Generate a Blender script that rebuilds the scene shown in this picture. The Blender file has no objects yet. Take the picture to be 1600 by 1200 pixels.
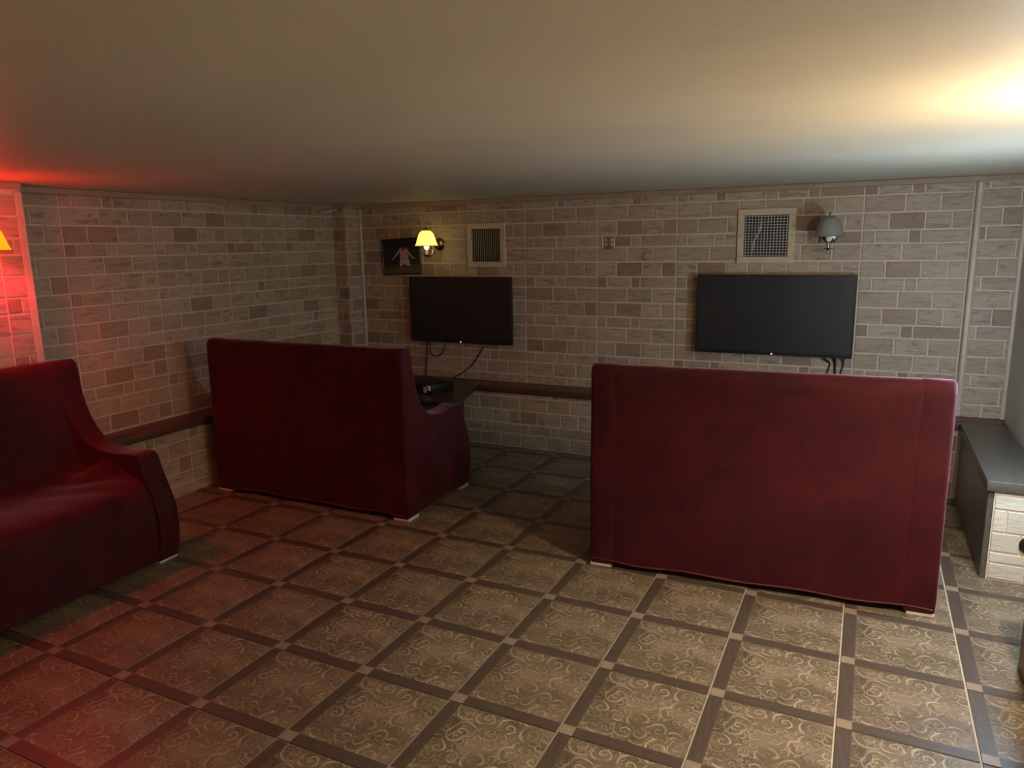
import bpy, bmesh, math, random
from mathutils import Vector, Matrix
random.seed(7)
S = 0.45                      # metres per floor-tile module: all plan numbers below are in tile modules
# ------------------------------------------------------------------ camera
F_PX, YAW, PITCH, ROLL = 1131.24, -0.457, -0.192, -0.017
CAM = Vector((3.934, -7.832, 3.852))
_f = Vector((math.sin(YAW)*math.cos(PITCH), math.cos(YAW)*math.cos(PITCH), math.sin(PITCH)))
_r0 = Vector((math.cos(YAW), -math.sin(YAW), 0)); _u0 = _r0.cross(_f)
_r = math.cos(ROLL)*_r0 + math.sin(ROLL)*_u0
_u = -math.sin(ROLL)*_r0 + math.cos(ROLL)*_u0
scene = bpy.context.scene
col = scene.collection
cd = bpy.data.cameras.new('camera'); cam = bpy.data.objects.new('camera', cd); col.objects.link(cam)
cd.sensor_width = 36; cd.sensor_fit = 'HORIZONTAL'; cd.lens = F_PX*36/1600; cd.clip_start = .02; cd.clip_end = 60
m = Matrix((_r, _u, -_f)).transposed().to_4x4(); m.translation = CAM*S
cam.matrix_world = m
scene.camera = cam
# ------------------------------------------------------------------ world / view
w = bpy.data.worlds.new('world'); scene.world = w; w.use_nodes = True
w.node_tree.nodes['Background'].inputs[0].default_value = (.02, .018, .016, 1)
w.node_tree.nodes['Background'].inputs[1].default_value = .2
vs = scene.view_settings
vs.view_transform = 'Standard'; vs.look = 'None'; vs.gamma = 1; vs.use_curve_mapping = False
vs.exposure = -0.15
POWER_KEY, COL_KEY = 520, (1, .87, .66)       # sconce on the right wall
POWER_BACK = 75                              # unseen sconce of the same kind, added behind the camera as fill
POWER_COOL, COL_COOL = 46, (.52, .76, 1)      # unseen cool lamp added on the right wall for bluish light
POWER_RED, COL_RED = 78, (1, .018, .05)       # sconce on the left-hand pillar
POWER_DIM, COL_DIM = .8, (1, .88, .42)        # small lit sconce on the back wall

def ray(u, v):
    return (_f + (u-800)/F_PX*_r + (600-v)/F_PX*_u)
def onY(u, v, Y):
    d = ray(u, v); return CAM + d*((Y-CAM.y)/d.y)
def onX(u, v, X):
    d = ray(u, v); return CAM + d*((X-CAM.x)/d.x)
def onZ(u, v, Z):
    d = ray(u, v); return CAM + d*((Z-CAM.z)/d.z)
def topx(p):
    d = Vector(p)-CAM; k = d.dot(_f)
    if k <= .1: return (-9999, -9999)
    return (800+F_PX*d.dot(_r)/k, 600-F_PX*d.dot(_u)/k)

# ------------------------------------------------------------------ materials
def newmat(name):
    mt = bpy.data.materials.new(name); mt.use_nodes = True
    nt = mt.node_tree; return mt, nt, nt.nodes['Principled BSDF']
def N(nt, typ, **kw):
    n = nt.nodes.new(typ)
    for k, v in kw.items(): setattr(n, k, v)
    return n
def setin(node, **kw):
    for k, v in kw.items(): node.inputs[k.replace('_', ' ')].default_value = v
def L(nt, a, b): nt.links.new(a, b)
def math_(nt, op, a, b=None, c=None, clamp=False):
    n = N(nt, 'ShaderNodeMath', operation=op); n.use_clamp = clamp
    for i, x in enumerate((a, b, c)):
        if x is None: continue
        if isinstance(x, (int, float)): n.inputs[i].default_value = x
        else: L(nt, x, n.inputs[i])
    return n.outputs[0]
def vmath(nt, op, a, b=None):
    n = N(nt, 'ShaderNodeVectorMath', operation=op)
    for i, x in enumerate((a, b)):
        if x is None: continue
        if isinstance(x, (tuple, list)): n.inputs[i].default_value = x
        else: L(nt, x, n.inputs[i])
    return n.outputs['Value'] if op in ('LENGTH', 'DOT_PRODUCT') else n.outputs[0]
def ramp(nt, fac, stops):
    n = N(nt, 'ShaderNodeValToRGB')
    els = n.color_ramp.elements
    while len(els) < len(stops): els.new(.5)
    for e, (p, c) in zip(els, stops):
        e.position = p; e.color = (*c, 1) if len(c) == 3 else c
    L(nt, fac, n.inputs[0]); return n.outputs[0]
def mixc(nt, fac, a, b, mode='MIX'):
    n = N(nt, 'ShaderNodeMix', data_type='RGBA', blend_type=mode)
    for sock, x in ((n.inputs[0], fac), (n.inputs[6], a), (n.inputs[7], b)):
        if isinstance(x, (int, float)): sock.default_value = x
        elif isinstance(x, (tuple, list)): sock.default_value = (*x, 1)
        else: L(nt, x, sock)
    return n.outputs[2]
def noise(nt, vec, scale, detail=4, rough=.55, dist=0):
    n = N(nt, 'ShaderNodeTexNoise'); setin(n, Scale=scale, Detail=detail, Roughness=rough, Distortion=dist)
    if vec is not None: L(nt, vec, n.inputs['Vector'])
    return n.outputs['Fac']
def bump(nt, bs, h, strength=.3, dist=.01):
    n = N(nt, 'ShaderNodeBump'); setin(n, Strength=strength, Distance=dist); L(nt, h, n.inputs['Height'])
    L(nt, n.outputs[0], bs.inputs['Normal'])
def objco(nt): return N(nt, 'ShaderNodeTexCoord').outputs['Object']

def simple(name, c, rough=.5, metal=0, spec=.5, var=.12, scale=18, bumpk=0):
    mt, nt, bs = newmat(name)
    f = noise(nt, objco(nt), scale)
    a = tuple(x*(1-var) for x in c); b = tuple(min(1, x*(1+var)) for x in c)
    L(nt, ramp(nt, f, [(.3, a), (.7, b)]), bs.inputs['Base Color'])
    setin(bs, Roughness=rough, Metallic=metal, Specular_IOR_Level=spec)
    if bumpk: bump(nt, bs, f, bumpk)
    return mt

def brick_mat(name, lo, hi, streak):
    mt, nt, bs = newmat(name)
    oi = N(nt, 'ShaderNodeObjectInfo').outputs['Random']
    isl = N(nt, 'ShaderNodeNewGeometry').outputs['Random Per Island']
    rnd = math_(nt, 'FRACT', math_(nt, 'ADD', math_(nt, 'MULTIPLY', oi, 7.31), math_(nt, 'MULTIPLY', isl, 5.17)))
    co = N(nt, 'ShaderNodeTexCoord').outputs['Object']
    comb = N(nt, 'ShaderNodeCombineXYZ'); r50 = math_(nt, 'MULTIPLY', rnd, 37.0)
    for i in range(3): L(nt, r50, comb.inputs[i])
    v = vmath(nt, 'ADD', co, comb.outputs[0])
    st = noise(nt, vmath(nt, 'MULTIPLY', v, (1, 1, 5)), 7, 6, .68, 1.2)
    gr = noise(nt, v, 90, 3, .7)
    base = mixc(nt, rnd, lo, hi)
    k = ramp(nt, st, [(.36, (0, 0, 0)), (.46, (.7,)*3), (.54, (.8,)*3), (.66, (1, 1, 1))])
    c = mixc(nt, k, streak, base)
    c = mixc(nt, .35, c, mixc(nt, gr, (.25, .2, .15), (.75, .68, .58)), 'SOFT_LIGHT')
    L(nt, c, bs.inputs['Base Color'])
    setin(bs, Roughness=.42, Specular_IOR_Level=.45)
    bump(nt, bs, math_(nt, 'ADD', st, math_(nt, 'MULTIPLY', gr, .45)), .55, .007)
    return mt
M_BRICK = brick_mat('brick_beige', (.41, .32, .24), (.51, .41, .315), (.25, .18, .125))
M_BRICKD = brick_mat('brick_brown', (.29, .205, .145), (.37, .27, .195), (.235, .16, .11))
M_BRICKW = brick_mat('brick_whitish', (.58, .53, .46), (.66, .61, .53), (.50, .45, .385))
M_MORTAR = simple('mortar_cream', (.62, .50, .385), .6, bumpk=.2, scale=60)
M_CROWN = simple('crown_paint', (.34, .245, .165), .5, scale=8)
M_CORNER = simple('corner_strip_plastic', (.56, .46, .355), .45, scale=8)

def ceiling_mat():
    mt, nt, bs = newmat('ceiling_plaster')
    co = objco(nt)
    n1 = noise(nt, vmath(nt, 'MULTIPLY', co, (.5, 1.2, 1)), 1.3, 3, .5)
    n2 = noise(nt, co, 45, 4, .65)
    n3 = noise(nt, co, 7, 2, .5)
    L(nt, ramp(nt, n1, [(.3, (.66, .58, .44)), (.7, (.72, .64, .49))]), bs.inputs['Base Color'])
    setin(bs, Roughness=.55, Specular_IOR_Level=.35)
    h = math_(nt, 'ADD', math_(nt, 'MULTIPLY', n1, 3.0), math_(nt, 'ADD', math_(nt, 'MULTIPLY', n2, .16), math_(nt, 'MULTIPLY', n3, .35)))
    bump(nt, bs, h, .35, .012)
    return mt
M_CEIL = ceiling_mat()

def wood_mat(name, a, b, rough=.35, ax=(1, 12, 12)):
    mt, nt, bs = newmat(name)
    v = vmath(nt, 'MULTIPLY', objco(nt), ax)
    f = noise(nt, v, 4, 5, .6, .8)
    L(nt, ramp(nt, f, [(.3, a), (.7, b)]), bs.inputs['Base Color'])
    setin(bs, Roughness=rough, Specular_IOR_Level=.5); bump(nt, bs, f, .08, .004)
    return mt
M_LEDGE = wood_mat('ledge_wood', (.055, .026, .015), (.115, .052, .03))
M_LEDGEY = wood_mat('ledge_wood_y', (.055, .026, .015), (.115, .052, .03), ax=(12, 1, 12))
M_TABLE = wood_mat('table_wood', (.028, .019, .013), (.05, .034, .024), .3)
M_PANEL = wood_mat('bench_panel', (.07, .06, .05), (.10, .088, .073), .4, (12, 1, 12))
M_PANELR = wood_mat('bench_panel_reddish', (.13, .065, .042), (.19, .10, .065), .4, (12, 1, 12))
M_RWALL = simple('right_wall_paint', (.60, .59, .56), .5, scale=3)
M_WALLPLAIN = simple('plain_wall_plaster', (.40, .33, .25), .6, scale=3)

def velvet():
    mt, nt, bs = newmat('burgundy_velvet')
    co = objco(nt)
    n1 = noise(nt, co, 5, 4, .6, 1.0); n2 = noise(nt, co, 160, 2, .6)
    k = math_(nt, 'ADD', math_(nt, 'MULTIPLY', n1, .8), math_(nt, 'MULTIPLY', n2, .2))
    L(nt, ramp(nt, k, [(.3, (.022, .0014, .0032)), (.7, (.062, .0036, .008))]), bs.inputs['Base Color'])
    setin(bs, Roughness=.75, Specular_IOR_Level=.2, Sheen_Weight=.42, Sheen_Roughness=.35)
    bs.inputs['Sheen Tint'].default_value = (.95, .45, .50, 1)
    bump(nt, bs, math_(nt, 'ADD', n1, math_(nt, 'MULTIPLY', n2, .1)), .18, .01)
    return mt
M_VELVET = velvet()
M_PIPING = simple('velvet_piping', (.085, .006, .014), .7, var=.1)
M_FOOT = simple('pale_sofa_foot', (.62, .58, .50), .4)
M_UNDER = simple('sofa_underside', (.02, .018, .017), .9)

def tile_field():
    mt, nt, bs = newmat('tile_scroll_field')
    co = N(nt, 'ShaderNodeTexCoord').outputs['Object']
    wob = N(nt, 'ShaderNodeTexNoise'); setin(wob, Scale=9.0, Detail=1.0); L(nt, co, wob.inputs['Vector'])
    off = vmath(nt, 'SCALE', vmath(nt, 'SUBTRACT', wob.outputs['Color'], (.5, .5, .5)))
    off.node.inputs['Scale'].default_value = .035
    cw = vmath(nt, 'ADD', co, off)
    def spiral(scale, freq, seed, lo, hi):
        sv = vmath(nt, 'ADD', vmath(nt, 'MULTIPLY', cw, (scale, scale, 0)), (seed, seed*1.7, 0))
        vo = N(nt, 'ShaderNodeTexVoronoi', voronoi_dimensions='2D'); setin(vo, Scale=1.0, Randomness=.9)
        L(nt, sv, vo.inputs['Vector'])
        d = vmath(nt, 'SUBTRACT', sv, vo.outputs['Position'])
        sx = N(nt, 'ShaderNodeSeparateXYZ'); L(nt, d, sx.inputs[0])
        a = math_(nt, 'ARCTAN2', sx.outputs[1], sx.outputs[0])
        sgn = N(nt, 'ShaderNodeSeparateColor'); L(nt, vo.outputs['Color'], sgn.inputs[0])
        s2 = math_(nt, 'SUBTRACT', math_(nt, 'MULTIPLY', math_(nt, 'GREATER_THAN', sgn.outputs[0], .5), 2.0), 1.0)
        r = math_(nt, 'POWER', vmath(nt, 'LENGTH', d), .7)
        ph = math_(nt, 'ADD', math_(nt, 'MULTIPLY', a, s2), math_(nt, 'MULTIPLY', r, freq))
        s = math_(nt, 'SINE', ph)
        mr = N(nt, 'ShaderNodeMapRange', interpolation_type='SMOOTHSTEP'); L(nt, s, mr.inputs[0])
        mr.inputs[1].default_value = lo; mr.inputs[2].default_value = hi
        return mr.outputs[0]
    s1 = spiral(12.5, 17, 3.1, .45, .97)
    s2 = spiral(24, 14, 11.7, .5, 1.0)
    msk = ramp(nt, noise(nt, co, 11, 2, .5), [(.40, (0, 0, 0)), (.60, (1, 1, 1))])
    msk2 = ramp(nt, noise(nt, vmath(nt, 'ADD', co, (5, 3, 0)), 14, 2, .5), [(.40, (0, 0, 0)), (.62, (1, 1, 1))])
    ln = math_(nt, 'MAXIMUM', math_(nt, 'MULTIPLY', s1, msk), math_(nt, 'MULTIPLY', math_(nt, 'MULTIPLY', s2, msk2), .75), clamp=True)
    sx = N(nt, 'ShaderNodeSeparateXYZ'); L(nt, co, sx.inputs[0])
    big = noise(nt, vmath(nt, 'ADD', co, (2.3, .7, 0)), 6.5, 4, .6, .4)
    oi = N(nt, 'ShaderNodeObjectInfo').outputs['Random']
    base = ramp(nt, big, [(.28, (.07, .052, .032)), (.5, (.15, .108, .066)), (.68, (.22, .165, .105))])
    c = mixc(nt, math_(nt, 'MULTIPLY', ln, .62), base, (.52, .41, .28))
    c = mixc(nt, math_(nt, 'MULTIPLY', oi, .18), c, (.15, .085, .05))
    L(nt, c, bs.inputs['Base Color'])
    setin(bs, Roughness=.40, Specular_IOR_Level=.5)
    bump(nt, bs, math_(nt, 'ADD', ln, math_(nt, 'MULTIPLY', big, .6)), .35, .004)
    return mt
M_TILE = tile_field()
M_TSTRIPX = wood_mat('tile_strip_along_x', (.055, .036, .026), (.10, .068, .05), .42, (2, 30, 1))
M_TSTRIPY = wood_mat('tile_strip_along_y', (.055, .036, .026), (.10, .068, .05), .42, (30, 2, 1))
M_TACC = simple('tile_accent', (.27, .195, .135), .42, scale=30)
M_TEDGE = simple('tile_edge', (.16, .12, .085), .5)
M_GROUT = simple('floor_grout', (.46, .39, .30), .8, scale=40)

M_TVB = simple('tv_black_plastic', (.012, .012, .013), .35)
def screen_mat():
    mt, nt, bs = newmat('tv_screen_glass')
    f = noise(nt, objco(nt), 3)
    L(nt, ramp(nt, f, [(.3, (.010, .010, .011)), (.7, (.013, .013, .014))]), bs.inputs['Base Color'])
    setin(bs, Roughness=.5, Specular_IOR_Level=.5); return mt
M_SCREEN = screen_mat()
def emit(name, c, s):
    mt, nt, bs = newmat(name)
    f = noise(nt, objco(nt), 5)
    L(nt, ramp(nt, f, [(.3, c), (.7, c)]), bs.inputs['Emission Color'])
    setin(bs, Emission_Strength=s, Roughness=.5); bs.inputs['Base Color'].default_value = (*c, 1)
    return mt
M_LED = emit('tv_standby_led', (1, .25, .2), 4)
M_CABLE = simple('black_cable', (.012, .01, .01), .5)
M_VENT = simple('vent_frame_enamel', (.56, .45, .31), .45)
M_SLAT = simple('vent_slat_enamel', (.46, .36, .24), .4)
M_GRID = simple('vent_grid_metal', (.55, .53, .48), .3, metal=.4)
M_DARK = simple('vent_dark_inside', (.015, .012, .01), .9)
M_DUCT = simple('duct_foil', (.20, .20, .19), .35, metal=.5)
M_BRASS = simple('sconce_brass', (.36, .24, .11), .25, metal=1.0)
M_CHROME = simple('sconce_chrome', (.50, .48, .46), .22, metal=1.0)
M_BULB_OFF = simple('bulb_frosted', (.8, .8, .78), .3)
M_CANDLE = simple('candle_sleeve', (.75, .68, .5), .4)
def shade_mat(name, tint, transp, ecol=None, es=0):
    mt, nt, bs = newmat(name)
    nt.nodes.remove(bs); out = nt.nodes['Material Output']
    tr = N(nt, 'ShaderNodeBsdfTransparent'); tr.inputs[0].default_value = (*tint, 1)
    tl = N(nt, 'ShaderNodeBsdfTranslucent'); df = N(nt, 'ShaderNodeBsdfPrincipled')
    f = noise(nt, objco(nt), 12)
    cc = ramp(nt, f, [(.3, tuple(x*.93 for x in tint)), (.7, tint)])
    L(nt, cc, tl.inputs[0]); L(nt, cc, df.inputs['Base Color']); df.inputs['Roughness'].default_value = .25
    if ecol:
        df.inputs['Emission Color'].default_value = (*ecol, 1); df.inputs['Emission Strength'].default_value = es
    m1 = N(nt, 'ShaderNodeMixShader'); m1.inputs[0].default_value = .5
    L(nt, tl.outputs[0], m1.inputs[1]); L(nt, df.outputs[0], m1.inputs[2])
    m2 = N(nt, 'ShaderNodeMixShader'); m2.inputs[0].default_value = transp
    L(nt, m1.outputs[0], m2.inputs[1]); L(nt, tr.outputs[0], m2.inputs[2])
    L(nt, m2.outputs[0], out.inputs[0]); return mt
M_SHADE_KEY = shade_mat('shade_glass_key', (.95, .9, .8), .6, (1, .85, .5), .8)
M_SHADE_RED = shade_mat('shade_glass_red', (.95, .55, .08), .38, (1, .40, .01), 2.0)
M_SHADE_DIM = shade_mat('shade_glass_dim', (.95, .9, .6), .3, (.95, .84, .27), 1.05)
M_SHADE_OFF = shade_mat('shade_glass_off', (.62, .58, .52), .22)
M_COOLGLASS = emit('added_lamp_glass', (.8, .9, 1), 3)
M_SWITCH = simple('switch_brown', (.24, .15, .095), .4)
M_SWLINE = simple('switch_chrome', (.80, .68, .56), .3)
M_ADAPT = simple('pale_plug_plastic', (.62, .60, .50), .4)
M_CONSOLE = simple('console_black', (.008, .008, .008), .45)
M_DUCTW = simple('white_duct_plastic', (.50, .42, .32), .5)
M_PBG = simple('print_night', (.012, .012, .014), .35)
M_PGRASS = simple('print_grass', (.085, .075, .02), .35, var=.4, scale=60)
M_PCROWD = simple('print_crowd', (.05, .04, .045), .35, var=.9, scale=160)
M_PSHIRT = simple('print_shirt', (.45, .29, .29), .35, var=.25, scale=60)
M_PSHORT = simple('print_shorts', (.50, .40, .33), .35, var=.2, scale=60)
M_PSKIN = simple('print_skin', (.16, .075, .06), .35)
M_PFRAME = simple('picture_frame_black', (.012, .011, .011), .35)

# ------------------------------------------------------------------ mesh helpers (modules in, metres out)
def finish(bm, name, mats, parent=None, loc=(0, 0, 0), smooth=None, mesh_only=False):
    bmesh.ops.scale(bm, vec=(S, S, S), verts=bm.verts)
    bmesh.ops.recalc_face_normals(bm, faces=bm.faces)
    me = bpy.data.meshes.new(name); bm.to_mesh(me); bm.free()
    for mt in (mats if isinstance(mats, (list, tuple)) else [mats]): me.materials.append(mt)
    if smooth is not None:
        for p in me.polygons: p.use_smooth = True
        me.set_sharp_from_angle(angle=math.radians(smooth))
    if mesh_only: return me
    return place(me, name, parent, loc)
def place(me, name, parent=None, loc=(0, 0, 0)):
    o = bpy.data.objects.new(name, me); col.objects.link(o)
    o.location = Vector(loc)*S
    if parent: o.parent = parent
    return o
def empty(name, loc, rz=0, label=None, cat=None, group=None):
    o = bpy.data.objects.new(name, None); col.objects.link(o)
    o.empty_display_size = .1; o.location = Vector(loc)*S; o.rotation_euler = (0, 0, rz)
    return tag(o, label, cat, group)
def tag(o, label=None, cat=None, group=None, kind=None):
    if label: o['label'] = label
    if cat: o['category'] = cat
    if group: o['group'] = group
    if kind: o['kind'] = kind
    return o
def box(bm, x0, x1, y0, y1, z0, z1, bev=0, seg=1, mi=0):
    vs_ = [bm.verts.new((x, y, z)) for z in (z0, z1) for y in (y0, y1) for x in (x0, x1)]
    fs = [bm.faces.new([vs_[i] for i in q]) for q in ((0, 2, 3, 1), (4, 5, 7, 6), (0, 1, 5, 4), (2, 6, 7, 3), (0, 4, 6, 2), (1, 3, 7, 5))]
    for f in fs: f.material_index = mi
    if bev:
        es = list({e for f in fs for e in f.edges})
        r = bmesh.ops.bevel(bm, geom=es, offset=bev, segments=seg, profile=.5, affect='EDGES')
        for f in r['faces']: f.material_index = mi
    return fs
def boxo(name, mt, x0, x1, y0, y1, z0, z1, bev=0, seg=1, parent=None, smooth=None):
    """box whose origin sits at the centre of its base"""
    cx, cy = (x0+x1)/2, (y0+y1)/2
    bm = bmesh.new(); box(bm, x0-cx, x1-cx, y0-cy, y1-cy, 0, z1-z0, bev, seg)
    return finish(bm, name, mt, parent, (cx, cy, z0), smooth)
def lathe(bm, prof, n=24, axis='Z', c=(0, 0, 0), cap=True):
    rings = []
    for r, h in prof:
        ring = []
        for i in range(n):
            a = 2*math.pi*i/n; p = (r*math.cos(a), r*math.sin(a), h)
            if axis == 'Y': p = (p[0], h, p[1])
            ring.append(bm.verts.new(Vector(p)+Vector(c)))
        rings.append(ring)
    for a, b in zip(rings, rings[1:]):
        for i in range(n): bm.faces.new((a[i], a[(i+1) % n], b[(i+1) % n], b[i]))
    if cap:
        bm.faces.new(rings[0]); bm.faces.new(rings[-1])
def catmull(pts, k=8):
    pts = [Vector(p) for p in pts]; out = []
    P = [pts[0]*2-pts[1]] + pts + [pts[-1]*2-pts[-2]]
    for i in range(1, len(P)-2):
        a, b, c, d = P[i-1:i+3]
        for j in range(k):
            t = j/k
            out.append(.5*((2*b)+(c-a)*t+(2*a-5*b+4*c-d)*t*t+(3*b-a-3*c+d)*t**3))
    out.append(pts[-1]); return out
def tube(bm, pts, r, n=8):
    pts = [Vector(p) for p in pts]; rings = []; nrm = None
    for i, p in enumerate(pts):
        t = (pts[min(i+1, len(pts)-1)]-pts[max(i-1, 0)]).normalized()
        if nrm is None:
            nrm = t.orthogonal().normalized()
        nrm = (nrm-t*nrm.dot(t)).normalized(); b = t.cross(nrm)
        rings.append([bm.verts.new(p+r*(math.cos(2*math.pi*k/n)*nrm+math.sin(2*math.pi*k/n)*b)) for k in range(n)])
    for a, b in zip(rings, rings[1:]):
        for i in range(n): bm.faces.new((a[i], a[(i+1) % n], b[(i+1) % n], b[i]))
    bm.faces.new(rings[0]); bm.faces.new(rings[-1])

# ------------------------------------------------------------------ the room
YB, YL = 4.70, 4.27          # upper back wall face, thicker lower back wall face
XL, XLL = -6.06, -5.64       # upper left wall face, lower left wall face
XR = 5.86                    # right wall
ZC = 4.69                    # ceiling
ZE0, ZE1 = 1.05, 1.18        # ledge board
YF = -9.6                    # wall behind the camera
PX, PY0, PY1 = -5.58, -3.75, -2.19    # left pillar: face x, ends in y


floor = boxo('floor', M_GROUT, XL-.3, XR+.3, YF-.2, YB+.3, -.3, -.012); tag(floor, kind='structure')
# floor tiles: every tile carries a printed wood strip on its left and near side and an accent square in that corner
SW, G = .118, .013
tile_cache = {}
def tile_mesh(x0, x1, y0, y1):
    key = (round(x0, 3), round(x1, 3), round(y0, 3), round(y1, 3))
    if key in tile_cache: return tile_cache[key]
    bm = bmesh.new(); c = .003
    def quad(a, b, c_, d, z, mi):
        a, b = max(a, x0+c), min(b, x1-c); c_, d = max(c_, y0+c), min(d, y1-c)
        if b-a < .004 or d-c_ < .004: return
        f = bm.faces.new([bm.verts.new(p) for p in ((a, c_, z), (b, c_, z), (b, d, z), (a, d, z))]); f.material_index = mi
    quad(SW, 2, SW, 2, 0, 0); quad(-1, SW, SW, 2, 0, 2); quad(SW, 2, -1, SW, 0, 1); quad(-1, SW, -1, SW, 0, 3)
    T = [bm.verts.new(p) for p in ((x0+c, y0+c, 0), (x1-c, y0+c, 0), (x1-c, y1-c, 0), (x0+c, y1-c, 0))]
    B = [bm.verts.new(p) for p in ((x0, y0, -.013), (x1, y0, -.013), (x1, y1, -.013), (x0, y1, -.013))]
    for i in range(4):
        f = bm.faces.new((T[i], B[i], B[(i+1) % 4], T[(i+1) % 4])); f.material_index = 4
    bmesh.ops.scale(bm, vec=(S, S, S), verts=bm.verts)
    me = bpy.data.meshes.new('floor_tile'); bm.to_mesh(me); bm.free()
    for mt in (M_TILE, M_TSTRIPX, M_TSTRIPY, M_TACC, M_TEDGE): me.materials.append(mt)
    tile_cache[key] = me; return me
fl = floor.location.copy()
for i in range(-6, 6):
    for j in range(-10, 5):
        ox, oy = i-SW/2, j-SW/2
        x0, x1 = max(0, XLL-ox), min(1-G, XR-ox); y0, y1 = max(0, YF-oy), min(1-G, YL-oy)
        if x1-x0 < .03 or y1-y0 < .03: continue
        o = place(tile_mesh(x0, x1, y0, y1), 'floor_tile')
        o.parent = floor; o.location = Vector((ox, oy, 0))*S - fl

ceiling = boxo('ceiling', M_CEIL, XL-.3, XR+.3, YF-.2, YB+.3, ZC, ZC+.3); tag(ceiling, kind='structure')

# ---- brick-faced walls
PER, PW, JW = .717, 1.42, .026
ROWS = [('B', .3615, (0, .394, .717, 1)), ('C', .3637, (0, .2525, .586, .828, 1)), ('D', .2748, (0, .128, .445, .562, 1))]
brick_cache = {}
def brick_geom(bm, wd, ht, o=(0, 0, 0), ux=Vector((1, 0, 0)), nn=Vector((0, -1, 0))):
    d, c = .013, .006
    o = Vector(o); up = Vector((0, 0, 1)); a, b = wd/2, ht/2
    def ring(a, b, t): return [bm.verts.new(o+ux*p+up*q+nn*t) for p, q in ((-a, -b), (a, -b), (a, b), (-a, b))]
    R0, R1, R2 = ring(a, b, 0), ring(a-.001, b-.001, d-c*.6), ring(a-c, b-c, d)
    for p, q in ((R0, R1), (R1, R2)):
        for i in range(4): bm.faces.new((p[i], p[(i+1) % 4], q[(i+1) % 4], q[i]))
    bm.faces.new(R2)
def brick_mesh(wd, ht, dark, axis):
    key = (round(wd, 2), round(ht, 2), dark, axis)
    if key not in brick_cache:
        bm = bmesh.new()
        brick_geom(bm, wd, ht, ux=axis[0], nn=axis[1]) if False else brick_geom(bm, wd, ht, ux=AX[axis][0], nn=AX[axis][1])
        brick_cache[key] = finish(bm, 'brick', M_BRICKD if dark else M_BRICK, mesh_only=True)
    return brick_cache[key]
AX = {'back': (Vector((1, 0, 0)), Vector((0, -1, 0))), 'left': (Vector((0, 1, 0)), Vector((1, 0, 0))), 'right': (Vector((0, -1, 0)), Vector((-1, 0, 0)))}
def hidden(px):
    x, y = px
    if not (-6 < x < 1606 and -6 < y < 1206): return True
    for a, b, c, d in ((648, 438, 792, 532), (1096, 435, 1322, 552), (940, 600, 1480, 900), (345, 555, 625, 780), (0, 600, 90, 900), (735, 356, 780, 410), (1165, 335, 1230, 400)):
        if a < x < b and c < y < d: return True
    return False
def bricks(wall, axis, fixed, s0, s1, z0, z1, seam, zB, per=PER, pw=PW, limit=300, seed=1):
    """bricks on a vertical plane; s is the run along the wall, seam a joint position, zB the top of a 'B' course"""
    rnd = random.Random(seed); ux, nn = AX[axis]
    lst = []
    sg = 1 if axis != 'right' else -1
    k0 = math.floor((z0-zB)/per)-1
    for k in range(k0, k0+int((z1-z0)/per)+4):
        zt = zB+k*per
        for nm, fr, cuts in ROWS:
            h = fr*per; a, b = zt-h+JW/2, zt-JW/2; zt -= h
            a, b = max(a, z0), min(b, z1)
            if b-a < .03: continue
            p0 = math.floor((s0-seam)/pw)-1
            for q in range(p0, p0+int((s1-s0)/pw)+4):
                for ci in range(len(cuts)-1):
                    l, r = seam+(q+cuts[ci])*pw+JW/2, seam+(q+cuts[ci+1])*pw-JW/2
                    pr = {('C', 1): .62, ('D', 0): .35, ('D', 2): .45, ('C', 3): .12, ('B', 1): .12, ('D', 3): .08}.get((nm, ci), .04)
                    dark = rnd.random() < pr
                    l, r = max(l, s0), min(r, s1)
                    if r-l < .03: continue
                    s, z = (l+r)/2, (a+b)/2
                    P = Vector((s, fixed, z)) if axis == 'back' else Vector((fixed, s, z))
                    px = topx(P); dist = (P-CAM).length
                    lst.append((-((r-l)*(b-a)/dist**2) if not hidden(px) else 1, len(lst), r-l, b-a, P, dark))
    lst.sort()
    rest = {True: bmesh.new(), False: bmesh.new()}
    for n, (key, _, wd, ht, P, dark) in enumerate(lst):
        if n < limit and key < 0:
            o = place(brick_mesh(round(wd, 2), round(ht, 2), dark, axis), 'brick')
            o.parent = wall; o.location = P*S - wall.location
        else:
            brick_geom(rest[dark], wd, ht, P-wall.location/S, ux, nn)
    for dark, bm in rest.items():
        if len(bm.verts) == 0: bm.free(); continue
        o = finish(bm, 'brickwork', M_BRICKD if dark else M_BRICK, wall); o['kind'] = 'stuff'
T = .3
wall_back = boxo('wall_back', M_MORTAR, XL-T, XR+T, YB, YB+T, 0, ZC); tag(wall_back, kind='structure')
wall_left = boxo('wall_left', M_MORTAR, XL-T, XL, YF, YB, 0, ZC); tag(wall_left, kind='structure')
wall_right = boxo('wall_right', M_RWALL, XR, XR+T, YF, YB, 0, ZC); tag(wall_right, kind='structure')
wall_front = boxo('wall_front', M_WALLPLAIN, XL-T, XR+T, YF-T, YF, 0, ZC); tag(wall_front, kind='structure')
lower_back = boxo('wall_back_lower', M_MORTAR, XL, XR, YL, YB, 0, ZE0); tag(lower_back, kind='structure')
lower_left = boxo('wall_left_lower', M_MORTAR, XL, XLL, PY1, YL, 0, ZE0); tag(lower_left, kind='structure')
SEAM_B = onY(934, 400, YB).x
zB_back = onY(1000, 270+467/4, YB).z+.013
bricks(wall_back, 'back', YB, -5.72, 5.25, ZE1, 4.61, SEAM_B, zB_back, seed=3)
SEAM_LB = onY(813.5, 650, YL).x
zB_lb = onY(1000, 625.5, YL).z
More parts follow.
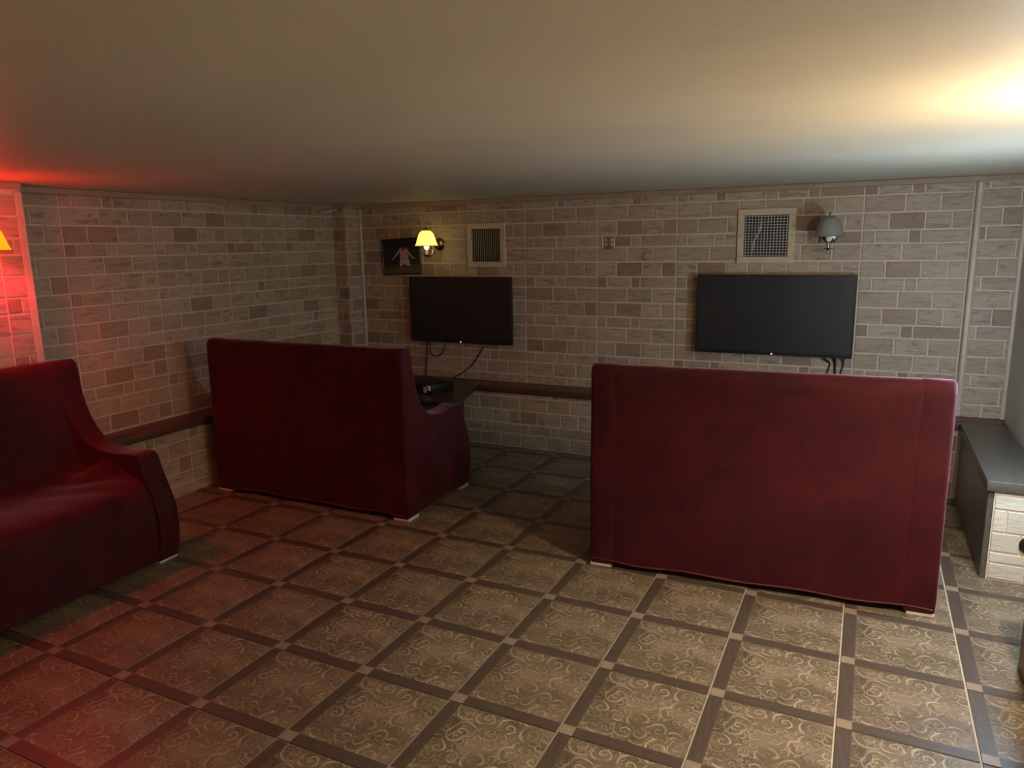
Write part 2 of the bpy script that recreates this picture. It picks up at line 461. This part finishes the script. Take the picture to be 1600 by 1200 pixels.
bricks(lower_back, 'back', YL, XLL, 5.28, .01, ZE0-.01, SEAM_LB, onY(840, 623, YL).z, seed=5)
SEAM_L = onX(247, 440, XL).y
bricks(wall_left, 'left', XL, PY1-.4, 4.25, ZE1, 4.60, SEAM_L, onX(100, 240+652/4, XL).z, per=.686, pw=onX(359, 440, XL).y-SEAM_L, seed=8)
bricks(lower_left, 'left', XLL, PY1, YL, .01, ZE0-.01, onX(296, 690, XLL).y, onX(296, 685, XLL).z, per=.70, seed=9)
# ledge boards
led1 = boxo('trim_1', M_LEDGE, XL, XR, YL-.05, YB, ZE0, ZE1, .02, 2, smooth=40); tag(led1, kind='structure')
led2 = boxo('trim_2', M_LEDGEY, XL, XLL+.05, PY1, YL-.05, ZE0, ZE1, .02, 2, smooth=40); tag(led2, kind='structure')
# corner boxes
CB = (XL, onY(566, 430, YB).x, onX(525, 430, XL).y, YB)
cbox = boxo('wall_corner_left', M_MORTAR, CB[0], CB[1], CB[2], CB[3], ZE1, ZC); tag(cbox, kind='structure')
bricks(cbox, 'back', CB[2], CB[0], CB[1]-.008, ZE1, 4.6, CB[0]-.5, zB_back-.02, seed=12)
def side_bricks(wall, fixed, s0, s1, zB, seed, axis='left', seam=0, per=PER, z0=ZE1, z1=4.6):
    bricks(wall, axis, fixed, s0, s1, z0, z1, seam, zB, per=per, seed=seed)
side_bricks(cbox, CB[1], CB[2]+.008, CB[3]-.05, zB_back-.02, 13, seam=CB[2]-.3)
XT = 5.25
rbox = boxo('wall_corner_right', M_MORTAR, XT, XR, YB-.06, YB, ZE1, ZC); tag(rbox, kind='structure')
bricks(rbox, 'back', YB-.06, XT+.07, XR, ZE1, 4.61, SEAM_B, zB_back+.03, seed=14)
# pillars
pil = boxo('wall_pillar_left', M_MORTAR, XL, PX, PY0, PY1, 0, ZC); tag(pil, kind='structure')
bricks(pil, 'left', PX, PY0, PY1-.08, .01, 4.58, onX(46, 400, PX).y-.25*PW, onX(30, 240+632/4, PX).z, per=.724, seed=15)
# corner strips and crown mouldings
n_trim = 2
def trim(mt, *a, **k):
    global n_trim; n_trim += 1
    o = boxo('trim_%d' % n_trim, mt, *a, **k); tag(o, kind='structure'); return o
trim(M_CORNER, CB[1], CB[1]+.07, YB-.05, YB, ZE1, 4.6, .015)
trim(M_CORNER, XT-.02, XT+.06, YB-.10, YB, ZE1, 4.61, .02)
trim(M_CORNER, PX-.01, PX+.022, PY1-.085, PY1+.012, 0, 4.58, .01)
trim(M_CORNER, XR-.055, XR, YB-.09, YB-.06, ZE1, 4.61, .01)
def crown(x0, x1, y0, y1): trim(M_CROWN, x0, x1, y0, y1, 4.6, ZC, .02, 2)
crown(CB[1], XR, YB-.075, YB); crown(XL, XL+.075, PY1, CB[2]-.075); crown(XL, CB[1]+.075, CB[2]-.075, CB[2])
crown(CB[1], CB[1]+.075, CB[2], YB-.075); crown(PX, PX+.06, PY0, PY1)
# low benches along the right wall, with a gap between them
def make_bench(x0, y0, y1, label, face, mt_panel, rows):
    bench = empty('low_bench', ((x0+XR)/2, (y0+y1)/2, 0), 0, label, 'bench', 'low benches along the right wall')
    def bpart(name, mt, *a, **k):
        o = boxo(name, mt, *a, **k); o.parent = bench; o.location -= bench.location; return o
    xr = XR-.02
    core = bpart('core', M_MORTAR, x0+.06, xr, y0, y1, 0, ZE0)
    bpart('side_panel', mt_panel, x0, x0+.06, y0+(.01 if face < 0 else 0), y1-(.01 if face > 0 else 0), 0, ZE0, .008)
    bpart('top_board', M_PANEL, x0-.03, xr, y0-(.05 if face < 0 else 0), y1+(.05 if face > 0 else 0), ZE0, ZE1, .02, 2, smooth=40)
    zz = .01
    for h_, cuts_ in rows:
        cuts_ = [x0+.065+q*(xr-x0-.065) for q in cuts_]
        for a_, b_ in zip(cuts_, cuts_[1:]):
            bm = bmesh.new(); brick_geom(bm, b_-a_-.02, h_-.022, nn=Vector((0, face, 0)))
            o = finish(bm, 'brick', M_BRICKW, core)
            o.location = Vector(((a_+b_)/2, y0 if face < 0 else y1, zz+h_/2))*S - core.location - bench.location
        zz += h_
    return bench
BR = [(.2, (0, .72, 1)), (.13, (0, 1)), (.235, (0, .6, 1)), (.265, (0, .27, 1)), (.20, (0, 1))]
bench = make_bench(5.30, 1.43, YL-.06, 'low dark-topped bench with a brick-faced end in the far right corner', -1, M_PANEL, BR)
bm = bmesh.new(); lathe(bm, [(.10, 0), (.10, -.02), (.085, -.035), (.07, -.035), (.06, -.01)], 24, 'Y')
gm = finish(bm, 'cable_grommet', M_CONSOLE, bench, (5.735, 1.417, .47), 40); gm.location -= bench.location
make_bench(5.39, -4.6, -.47, 'low bench with a reddish brown side panel at the right edge of the photo', 1, M_PANELR, BR)

# ------------------------------------------------------------------ sofas
PROF = [(0, .042), (0, .6), (0, 1.4), (.005, 2.2), (.015, 2.38), (.06, 2.455), (.14, 2.47), (.21, 2.44), (.25, 2.34), (.285, 2.1), (.33, 1.9), (.42, 1.69), (.55, 1.53), (.70, 1.435), (.9, 1.385), (1.15, 1.37), (1.4, 1.39), (1.54, 1.392), (1.62, 1.35), (1.66, 1.25), (1.70, 1.12), (1.77, .96), (1.835, .78), (1.86, .6), (1.85, .35), (1.815, .16), (1.78, .042)]
def extrude_profile(prof, x0, x1, bev, seg=3):
    bm = bmesh.new()
    a = [bm.verts.new((x0, u, z)) for u, z in prof]
    f = bm.faces.new(a)
    r = bmesh.ops.extrude_face_region(bm, geom=[f])
    vv = [e for e in r['geom'] if isinstance(e, bmesh.types.BMVert)]
    bmesh.ops.translate(bm, verts=vv, vec=(x1-x0, 0, 0))
    bmesh.ops.recalc_face_normals(bm, faces=bm.faces)
    for x, bv in ((x0, bev[0]), (x1, bev[1])):
        cap = [g for g in bm.faces if len(g.verts) > 6 and abs(g.calc_center_median().x-x) < .01][0]
        bmesh.ops.bevel(bm, geom=list(cap.edges), offset=bv, segments=seg, profile=.5, affect='EDGES')
    return bm
def smooth_profile(p, k=4):
    return [(v.x, v.y) for v in catmull([(a, b, 0) for a, b in p], k)]
AW = .30
def make_sofa(LEN, label, loc, rz, seed=0):
    t = empty('sofa', loc, rz, label, 'sofa', 'burgundy velvet sofas')
    hl = LEN/2
    for s in (-1, 1):
        x0, x1 = (hl-AW, hl) if s > 0 else (-hl, -hl+AW)
        bm = extrude_profile(smooth_profile(PROF), x0, x1, (.005, .045) if s > 0 else (.045, .005))
        for v in bm.verts:      # soft, slightly uneven cover
            v.co.x += .012*math.sin(3.1*v.co.z+seed)*math.sin(2.3*v.co.y+seed)*(1 if v.co.y > .25 else .2)
        finish(bm, 'arm', M_VELVET, t, smooth=50)
    # rear panel: a tight cover with faint waves
    bm = bmesh.new(); nx, nz = 60, 36; xa, xb = -hl+AW-.012, hl-AW+.012
    rings = []
    import mathutils
    for i in range(nx+1):
        x = xa+(xb-xa)*i/nx; ring = []
        e = min(1, min(x-xa, xb-x)/.06)
        prof = [(.22, .06)]
        for k in range(nz+1):
            z = .075+(2.36-.075)*k/nz
            wv = mathutils.noise.noise(Vector((x*1.3+seed, z*1.1, seed)))*.022+mathutils.noise.noise(Vector((x*4+seed, z*3, 5)))*.006
            prof.append((wv*e+.005*(1-e)**2, z))
        top = mathutils.noise.noise(Vector((x*1.7+seed*3, 2, 9)))*.008
        prof += [(.012, 2.42+top), (.05, 2.455+top), (.13, 2.468+top), (.2, 2.445+top), (.24, 2.37), (.26, 2.2), (.28, 1.9), (.28, 1.0), (.25, .06)]
        rings.append([bm.verts.new((x, u, z)) for u, z in prof])
    for a, b in zip(rings, rings[1:]):
        n = len(a)
        for k in range(n): bm.faces.new((a[k], b[k], b[(k+1) % n], a[(k+1) % n]))
    bm.faces.new(rings[0]); bm.faces.new(rings[-1])
    finish(bm, 'backrest', M_VELVET, t, smooth=60)
    # seat slipcover: runs down the inside of the back, over the seat and down the front
    bm = bmesh.new(); rings = []; nx = 90
    xa, xb = -hl+AW-.02, hl-AW+.02
    base = smooth_profile([(.22, 2.40), (.275, 2.15), (.31, 1.9), (.36, 1.55), (.44, 1.24), (.58, 1.07), (.85, 1.02), (1.25, 1.03), (1.55, 1.03), (1.72, .985), (1.805, .88), (1.825, .7), (1.815, .4), (1.79, .065)], 5)
    for i in range(nx+1):
        x = xa+(xb-xa)*(.5-.5*math.cos(math.pi*i/nx)); ring = []
        d = min(x-xa, xb-x)
        for u, z in base:
            wgt = math.exp(-((u-1.05)/.48)**2)*(1 if u < 1.75 else 0)
            lift = .29*math.exp(-d/.16)*wgt
            fold = .045*math.exp(-d/.35)*wgt*math.sin(9*u+14*d+seed)
            soft = mathutils.noise.noise(Vector((x*1.4+seed, u*1.6, z*1.6)))*.02
            ring.append(bm.verts.new((x, u+soft*.6-(.0 if u < 1.7 else .01), z+lift+fold+soft*.5)))
        ring.append(bm.verts.new((x, 1.7, .065))); ring.append(bm.verts.new((x, .25, .065)))
        rings.append(ring)
    for a, b in zip(rings, rings[1:]):
        n = len(a)
        for k in range(n): bm.faces.new((a[k], b[k], b[(k+1) % n], a[(k+1) % n]))
    bm.faces.new(rings[0]); bm.faces.new(rings[-1])
    finish(bm, 'seat_cover', M_VELVET, t, smooth=70)
    # hem piping along the rear bottom edge and up the corners
    bm = bmesh.new()
    tube(bm, [(-hl+.03+(LEN-.06)*i/30, -.004+.008*math.sin(i*.9+seed), .085+.012*math.sin(i*.7+seed)) for i in range(31)], .011, 6)
    finish(bm, 'hem_piping', M_PIPING, t, smooth=60)
    bm = bmesh.new(); box(bm, -hl+.1, hl-.1, .12, 1.68, .05, .075)
    finish(bm, 'underside', M_UNDER, t)
    for fx in (-1, 1):
        for (ya, yb) in ((.005, .27), (1.49, 1.755)):
            xa_, xb_ = sorted((fx*(hl-.01), fx*(hl-.27)))
            bm = bmesh.new(); box(bm, xa_, xb_, ya, yb, 0, .04, .005)
            finish(bm, 'foot', M_FOOT, t)
    return t
make_sofa(3.68, 'burgundy velvet sofa seen square from behind, below the television next to the grid vent', (2.95, .065, 0), math.radians(3.6), 1.0)
make_sofa(3.68, 'burgundy velvet sofa seen from behind, standing nearest the left wall ledge', (-3.50, .17, 0), math.radians(0.6), 2.3)
sl = make_sofa(3.68, 'burgundy velvet sofa facing right at the left edge, in front of the red-lit pillar', (PX+.06, -1.93-1.84, 0), math.radians(-90), 4.1)

# ------------------------------------------------------------------ televisions
def make_tv(tl, br, label, seed):
    YT = YB-.20
    a, b = onY(*tl, YT), onY(*br, YT)
    W, H = b.x-a.x, a.z-b.z
    t = empty('television', ((a.x+b.x)/2, YB, b.z), 0, label, 'television', 'wall televisions')
    hw = W/2; y = YT-YB
    bm = bmesh.new(); box(bm, -hw, hw, y+.01, y+.07, 0, H, .008, 2); finish(bm, 'casing', M_TVB, t, smooth=40)
    bm = bmesh.new(); box(bm, -hw*.7, hw*.7, y+.068, y+.13, H*.12, H*.7, .02); finish(bm, 'back_housing', M_TVB, t)
    bm = bmesh.new(); box(bm, -hw+.025, hw-.025, y+.0, y+.012, .05, H-.025, .002); finish(bm, 'screen', M_SCREEN, t)
    fr = bmesh.new()
    for q in ((-hw, hw, 0, .05), (-hw, hw, H-.025, H), (-hw, -hw+.025, .05, H-.025), (hw-.025, hw, .05, H-.025)):
        box(fr, q[0], q[1], y-.008, y+.012, q[2], q[3])
    finish(fr, 'bezel', M_TVB, t)
    bm = bmesh.new(); box(bm, -.3, .3, y+.13, -.02, H*.3, H*.6); finish(bm, 'wall_bracket', M_TVB, t)
    bm = bmesh.new(); lathe(bm, [(.011, 0), (.011, -.006), (.006, -.009)], 10, 'Y', (.02, y-.008, .022)); finish(bm, 'standby_light', M_LED, t)
    return t
TV1 = make_tv((639, 432), (800, 540), 'black flat television on the brick wall below the lit wall lamp', 1)
TV2 = make_tv((1090, 429), (1331, 561), 'larger-looking grey-sheened flat television below the grid vent', 2)
def cable(pxs, label, Yw=YB, out=.03, r=.012):
    pts = [onY(u, v, Yw-out*o) for u, v, o in pxs]
    base = pts[-1].copy()
    bm = bmesh.new(); tube(bm, [p-base for p in catmull(pts, 8)], r, 7)
    return tag(finish(bm, 'cable', M_CABLE, None, base, 60), label, 'cable', 'television cables')
cable([(672, 533, 4), (673, 552, 1.2), (683, 556, 1), (692, 550, 1.2), (697, 534, 4)], 'black cable hanging in a loop under the left television')
cable([(668, 534, 4), (667, 560, 1), (665.5, 585, 1), (664, 597, 1.5)], 'thin black cable dropping from the loop under the left television to the ledge')
cable([(755, 543, 2.5), (748, 555, 1), (738, 570, 1), (722, 583, 1), (708, 590, 2.0)], 'black cable slanting down to the ledge from the right half of the left television')
cable([(1288, 560, 4), (1296, 567.5, 1), (1294, 578, 1), (1288, 592, 1)], 'black cable curving left under the right television')
cable([(1304, 556, 4), (1304.5, 568, 1), (1304.5, 580, 1), (1304, 594, 1)], 'thick black cable straight down under the right television', r=.018)
cable([(1318, 560, 4), (1317, 572, 1), (1313, 584, 1), (1310, 596, 1)], 'black cable slanting left under the right end of the right television')

# ------------------------------------------------------------------ vents
def make_vent(c, grid, label):
    (u0, v0), (u1, v1) = c
    a, b = onY(u0, v0, YB-.03), onY(u1, v1, YB-.03)
    W, H = b.x-a.x, a.z-b.z
    t = empty('air_vent', ((a.x+b.x)/2, YB, b.z), 0, label, 'air vent', 'wall air vents')
    hw, bw = W/2, .105
    fr = bmesh.new()
    for q in ((-hw, hw, 0, bw), (-hw, hw, H-bw, H), (-hw, -hw+bw, bw, H-bw), (hw-bw, hw, bw, H-bw)):
        box(fr, q[0], q[1], -.045, -.0, q[2], q[3], .006)
    finish(fr, 'frame', M_VENT, t)
    bm = bmesh.new(); box(bm, -hw+bw-.01, hw-bw+.01, -.019, -.001, bw-.01, H-bw+.01); finish(bm, 'dark_opening', M_DARK, t)
    x0, x1, z0, z1 = -hw+bw, hw-bw, bw, H-bw
    n = 15 if not grid else 14
    bm = bmesh.new(); wd = (x1-x0)/n
    if grid: box(bm, -.0045, .0045, -.030, -.022, z0, z1)
    else:
        vs_ = box(bm, -.0055, .0055, -.034, -.029, z0, z1); bmesh.ops.rotate(bm, verts=bm.verts, cent=(0, -.03, 0), matrix=Matrix.Rotation(math.radians(-30), 3, 'Z'))
    me = finish(bm, 'slat', M_GRID if grid else M_SLAT, mesh_only=True)
    for i in range(n):
        o = place(me, 'vertical_bar' if grid else 'slat', t, (x0+wd*(i+.5), 0, 0))
    if grid:
        bm = bmesh.new(); box(bm, x0, x1, -.038, -.030, -.0045, .0045); me = finish(bm, 'horizontal_bar', M_GRID, mesh_only=True)
        for i in range(15): place(me, 'horizontal_bar', t, (0, 0, z0+(z1-z0)*(i+.5)/15))
        bm = bmesh.new(); tube(bm, [(x0+.12, -.019, z0+.02), (x0+.15, -.019, z0+.25), (x0+.24, -.019, z0+.42), (x0+.26, -.019, z1-.03)], .016, 8)
        finish(bm, 'duct_edge', M_DUCT, t, smooth=50)
    for sx in (-1, 1):
        bm = bmesh.new(); lathe(bm, [(.012, -.045), (.01, -.052)], 10, 'Y', (sx*(hw-.045), 0, H/2)); finish(bm, 'screw', M_CHROME, t)
    return t
make_vent(((729, 349.5), (790, 417.5)), False, 'cream wall vent with thin upright slats above the left television')
make_vent(((1154, 327), (1240, 411)), True, 'cream wall vent with a fine square metal grid beside the unlit wall lamp')

# ------------------------------------------------------------------ wall lamps
def make_sconce(loc, rz, label, shade, metal, bulb, power=0, color=None, rad=.035):
    t = empty('wall_lamp', loc, rz, label, 'wall lamp', 'bell-shaded wall lamps')
    bm = bmesh.new(); lathe(bm, [(.12, 0), (.125, -.015), (.10, -.035), (.05, -.05), (.035, -.08)], 28, 'Y'); finish(bm, 'wall_plate', metal, t, smooth=40)
    bm = bmesh.new(); tube(bm, catmull([(0, -.06, 0), (0, -.16, .05), (0, -.25, .0), (0, -.26, -.12), (0, -.33, -.215), (0, -.43, -.225), (0, -.49, -.20)], 8), .016, 10)
    tube(bm, catmull([(0, -.10, .02), (0, -.15, -.06), (0, -.20, -.05), (0, -.19, .0)], 6), .012, 8)
    finish(bm, 'arm', metal, t, smooth=60)
    ax = (0, -.49, 0)
    bm = bmesh.new(); lathe(bm, [(.006, -.275), (.022, -.262), (.022, -.245), (.008, -.232), (.03, -.222), (.075, -.205), (.08, -.195), (.03, -.192)], 20, 'Z', ax); finish(bm, 'drip_cup', metal, t, smooth=40)
    bm = bmesh.new(); lathe(bm, [(.024, -.195), (.024, -.10), (.02, -.09)], 16, 'Z', ax); finish(bm, 'candle_sleeve', M_CANDLE if power else metal, t, smooth=40)
    bm = bmesh.new(); lathe(bm, [(.02, -.10), (.04, -.085), (.055, -.03), (.055, .02), (.045, .08), (.022, .13), (.006, .155)], 16, 'Z', ax); bl = finish(bm, 'bulb', bulb, t, smooth=60)
    bm = bmesh.new(); prof = [(.228, -.03), (.21, .0), (.188, .06), (.17, .12), (.148, .18), (.115, .232), (.07, .262), (.04, .268)]
    sp = [(v.x, v.y) for v in catmull([(a, b, 0) for a, b in prof], 4)]
    lathe(bm, sp+[(r-.006, h) for r, h in reversed(sp)], 36, 'Z', ax, cap=False)
    finish(bm, 'shade', shade, t, smooth=60)
    bm = bmesh.new(); lathe(bm, [(.075, .262), (.07, .274), (.03, .285), (.012, .292), (.02, .305), (.022, .318), (.012, .332), (.003, .336)], 18, 'Z', ax); finish(bm, 'finial_cap', metal, t, smooth=50)
    bm = bmesh.new(); tube(bm, [Vector((.2305*math.cos(a), -.49+.2305*math.sin(a), -.03)) for a in [2*math.pi*i/36 for i in range(37)]], .006, 6); finish(bm, 'shade_rim', metal, t, smooth=60)
    if power:
        ld = bpy.data.lights.new('bulb_light', 'POINT'); ld.energy = power; ld.color = color; ld.shadow_soft_size = rad
        lo = bpy.data.objects.new('bulb_light', ld); col.objects.link(lo); lo.parent = t; lo.location = Vector((0, -.49, .06))*S
        for x in (bl,): x.visible_shadow = True
    return t
def bulbm(n, c, s): return emit(n, c, s)
def sconce_at(u, v, **k):   # u, v: where the middle of the shade shows, back wall lamps
    p = onY(u, v, YB-.49); return Vector((p.x, YB, p.z-.12))
make_sconce(sconce_at(666, 372), 0, 'lit yellow bell-shaded wall lamp overlapping the picture corner', M_SHADE_DIM, M_BRASS, bulbm('bulb_glow_dim', (1, .85, .4), 3), POWER_DIM, COL_DIM)
make_sconce(sconce_at(1296, 354), 0, 'unlit grey bell-shaded wall lamp right of the grid vent', M_SHADE_OFF, M_CHROME, M_BULB_OFF)
pr = onX(-21, 371, PX+.49)
make_sconce((PX, pr.y, pr.z-.12), math.radians(90), 'red-glowing bell-shaded wall lamp on the left pillar', M_SHADE_RED, M_BRASS, bulbm('bulb_glow_red', (1, .12, .03), 4), POWER_RED, COL_RED)
GLOW = bulbm('bulb_glow_key', (1, .9, .7), 6)
make_sconce((XR, -2.35, 3.70), math.radians(-90), 'bright warm bell-shaded wall lamp high on the right wall', M_SHADE_KEY, M_BRASS, GLOW, POWER_KEY, COL_KEY, .03)
make_sconce((XR, -7.6, 3.80), math.radians(-90), 'added bell-shaded fill lamp on the right wall behind the camera', M_SHADE_KEY, M_BRASS, GLOW, POWER_BACK, COL_KEY, .03)  # extra lamp put in to fill the room with light
bk = empty('added_cool_lamp', (XR, .45, 2.6), math.radians(-90), 'added cool-white fill lamp flush on the right wall above the gap between the benches', 'wall lamp')  # out-of-view lamp added to give the back wall its bluish light
bm = bmesh.new(); lathe(bm, [(.26, 0), (.27, -.05), (.25, -.075)], 28, 'Y'); finish(bm, 'rim', M_CHROME, bk, smooth=40)
bm = bmesh.new(); lathe(bm, [(.245, -.06), (.235, -.10), (.19, -.135), (.10, -.155), (.02, -.158)], 28, 'Y'); finish(bm, 'diffuser', M_COOLGLASS, bk, smooth=60)
ld = bpy.data.lights.new('added_cool_light', 'POINT'); ld.shadow_soft_size = .05; ld.energy = POWER_COOL; ld.color = COL_COOL
lo = bpy.data.objects.new('added_cool_light', ld); col.objects.link(lo); lo.parent = bk; lo.location = Vector((0, -.29, 0))*S

# ------------------------------------------------------------------ picture
a, b = onY(597, 373, YB-.03), onY(659, 429.5, YB-.03)
W, H = b.x-a.x, a.z-b.z
pic = empty('framed_picture', ((a.x+b.x)/2, YB, b.z), 0, 'small black-framed football photograph hanging slightly crooked behind the lit wall lamp', 'picture')
pic.rotation_euler = (0, math.radians(-2.2), 0)
hw = W/2
fr = bmesh.new()
for q in ((-hw, hw, 0, .03), (-hw, hw, H-.03, H), (-hw, -hw+.03, .03, H-.03), (hw-.03, hw, .03, H-.03)): box(fr, q[0], q[1], -.05, -.002, q[2], q[3], .006)
finish(fr, 'frame', M_PFRAME, pic)
bm = bmesh.new(); y = -.036
def poly(pts, mi, yy):
    f = bm.faces.new([bm.verts.new((-hw+px*W, yy, pz*H)) for px, pz in pts]); f.material_index = mi
box(bm, -hw+.02, hw-.02, -.034, -.01, .02, H-.02)
poly([(.03, .04), (.97, .04), (.97, .2), (.03, .19)], 1, -.0365)
poly([(.03, .19), (.97, .2), (.97, .3), (.7, .27), (.3, .26), (.03, .24)], 2, -.0365)
poly([(.47, .42), (.70, .40), (.69, .52), (.66, .66), (.60, .70), (.54, .69), (.48, .62)], 3, -.0375)
poly([(.47, .42), (.70, .40), (.73, .24), (.62, .26), (.58, .32), (.53, .27), (.45, .24)], 4, -.0375)
poly([(.48, .62), (.54, .69), (.46, .62), (.36, .50), (.27, .40), (.25, .42), (.35, .54), (.43, .66), (.50, .74), (.55, .75)], 3, -.038)
poly([(.62, .74), (.68, .70), (.74, .58), (.80, .48), (.88, .44), (.86, .42), (.78, .45), (.70, .54), (.64, .66)], 3, -.038)
poly([(.53, .68), (.57, .66), (.61, .68), (.62, .74), (.58, .77), (.54, .75)], 5, -.0385)
poly([(.45, .24), (.53, .27), (.50, .16), (.49, .05), (.45, .05), (.46, .14)], 5, -.038)
poly([(.65, .25), (.73, .24), (.75, .14), (.78, .06), (.74, .05), (.70, .13)], 5, -.038)
finish(bm, 'photograph', [M_PBG, M_PGRASS, M_PCROWD, M_PSHIRT, M_PSHORT, M_PSKIN], pic)

# ------------------------------------------------------------------ small wall switch
c = onY(951.5, 379.5, YB-.02)
sw = empty('wall_switch', (c.x, YB, c.z-.11), 0, 'small square brown wall switch with pale vertical edges between the two vents', 'wall switch')
bm = bmesh.new(); box(bm, -.125, .125, -.03, 0, 0, .22, .01, 2); finish(bm, 'plate', M_SWITCH, sw, smooth=40)
for x in (-.11, .10):
    bm = bmesh.new(); box(bm, x-.012, x+.012, -.036, -.028, .01, .21, .003); finish(bm, 'edge_strip', M_SWLINE, sw)
for x in (-.055, .055):
    for z in (.06, .135):
        bm = bmesh.new(); box(bm, x-.012, x+.012, -.036, -.028, z, z+.05, .003); finish(bm, 'socket_mark', M_SWLINE, sw)

# ------------------------------------------------------------------ table under the left television
tb = empty('low_table', (-3.4, 3.3, 0), 0, 'dark wooden table between the left television ledge and a sofa', 'table')
bm = bmesh.new()
top = [(-1.0, -.85), (.85, -.85), (1.0, -.72), (1.08, -.45), (.72, .905), (-1.0, .905)]
va = [bm.verts.new((x, y, 1.13)) for x, y in top]; f = bm.faces.new(va)
r = bmesh.ops.extrude_face_region(bm, geom=[f]); bmesh.ops.translate(bm, verts=[v for v in r['geom'] if isinstance(v, bmesh.types.BMVert)], vec=(0, 0, .07))
finish(bm, 'tabletop', M_TABLE, tb)
bm = bmesh.new(); box(bm, -.9, -.84, -.6, .9, 0, 1.13); finish(bm, 'side_panel', M_TABLE, tb)
bm = bmesh.new(); box(bm, .30, .36, -.6, .9, 0, 1.13); finish(bm, 'side_panel', M_TABLE, tb)
bm = bmesh.new(); box(bm, -.84, .30, .82, .88, .3, 1.13); finish(bm, 'back_panel', M_TABLE, tb)
# console box with pale plugs
c0, c1 = onZ(648, 612, 1.2), onZ(694, 612, 1.2)
con = empty('game_console', (-3.32, 3.35, 1.2), math.radians(-14), 'black game console box with pale square plugs on the dark table', 'game console')
bm = bmesh.new(); box(bm, -.42, .41, -.28, .28, 0, .17, .02, 2); finish(bm, 'case', M_CONSOLE, con, smooth=40)
for (x, z, wx_, hz) in ((.24, .085, .033, .03), (.24, .03, .033, .03), (.34, .075, .045, .055)):
    bm = bmesh.new(); box(bm, x-wx_, x+wx_, -.31, -.275, z-.01, z-.01+hz*1.7, .01, 2); finish(bm, 'plug', M_ADAPT, con, smooth=40)

# ------------------------------------------------------------------ loose duct end under the ceiling in the far left corner
p0, p1 = onX(506, 331, XL+.10), onX(529, 327, XL+.13)
bm = bmesh.new()
d = p1-p0
tube(bm, [Vector((0, 0, 0)), d], .022, 4)
duct = tag(finish(bm, 'cable_duct', M_DUCTW, None, p0), 'short pale plastic cable duct under the ceiling in the far left corner', 'cable duct')
bm = bmesh.new(); box(bm, -.03, .03, -.03, .03, -.05, .06, .006); finish(bm, 'end_cap', M_DUCTW, duct, d)
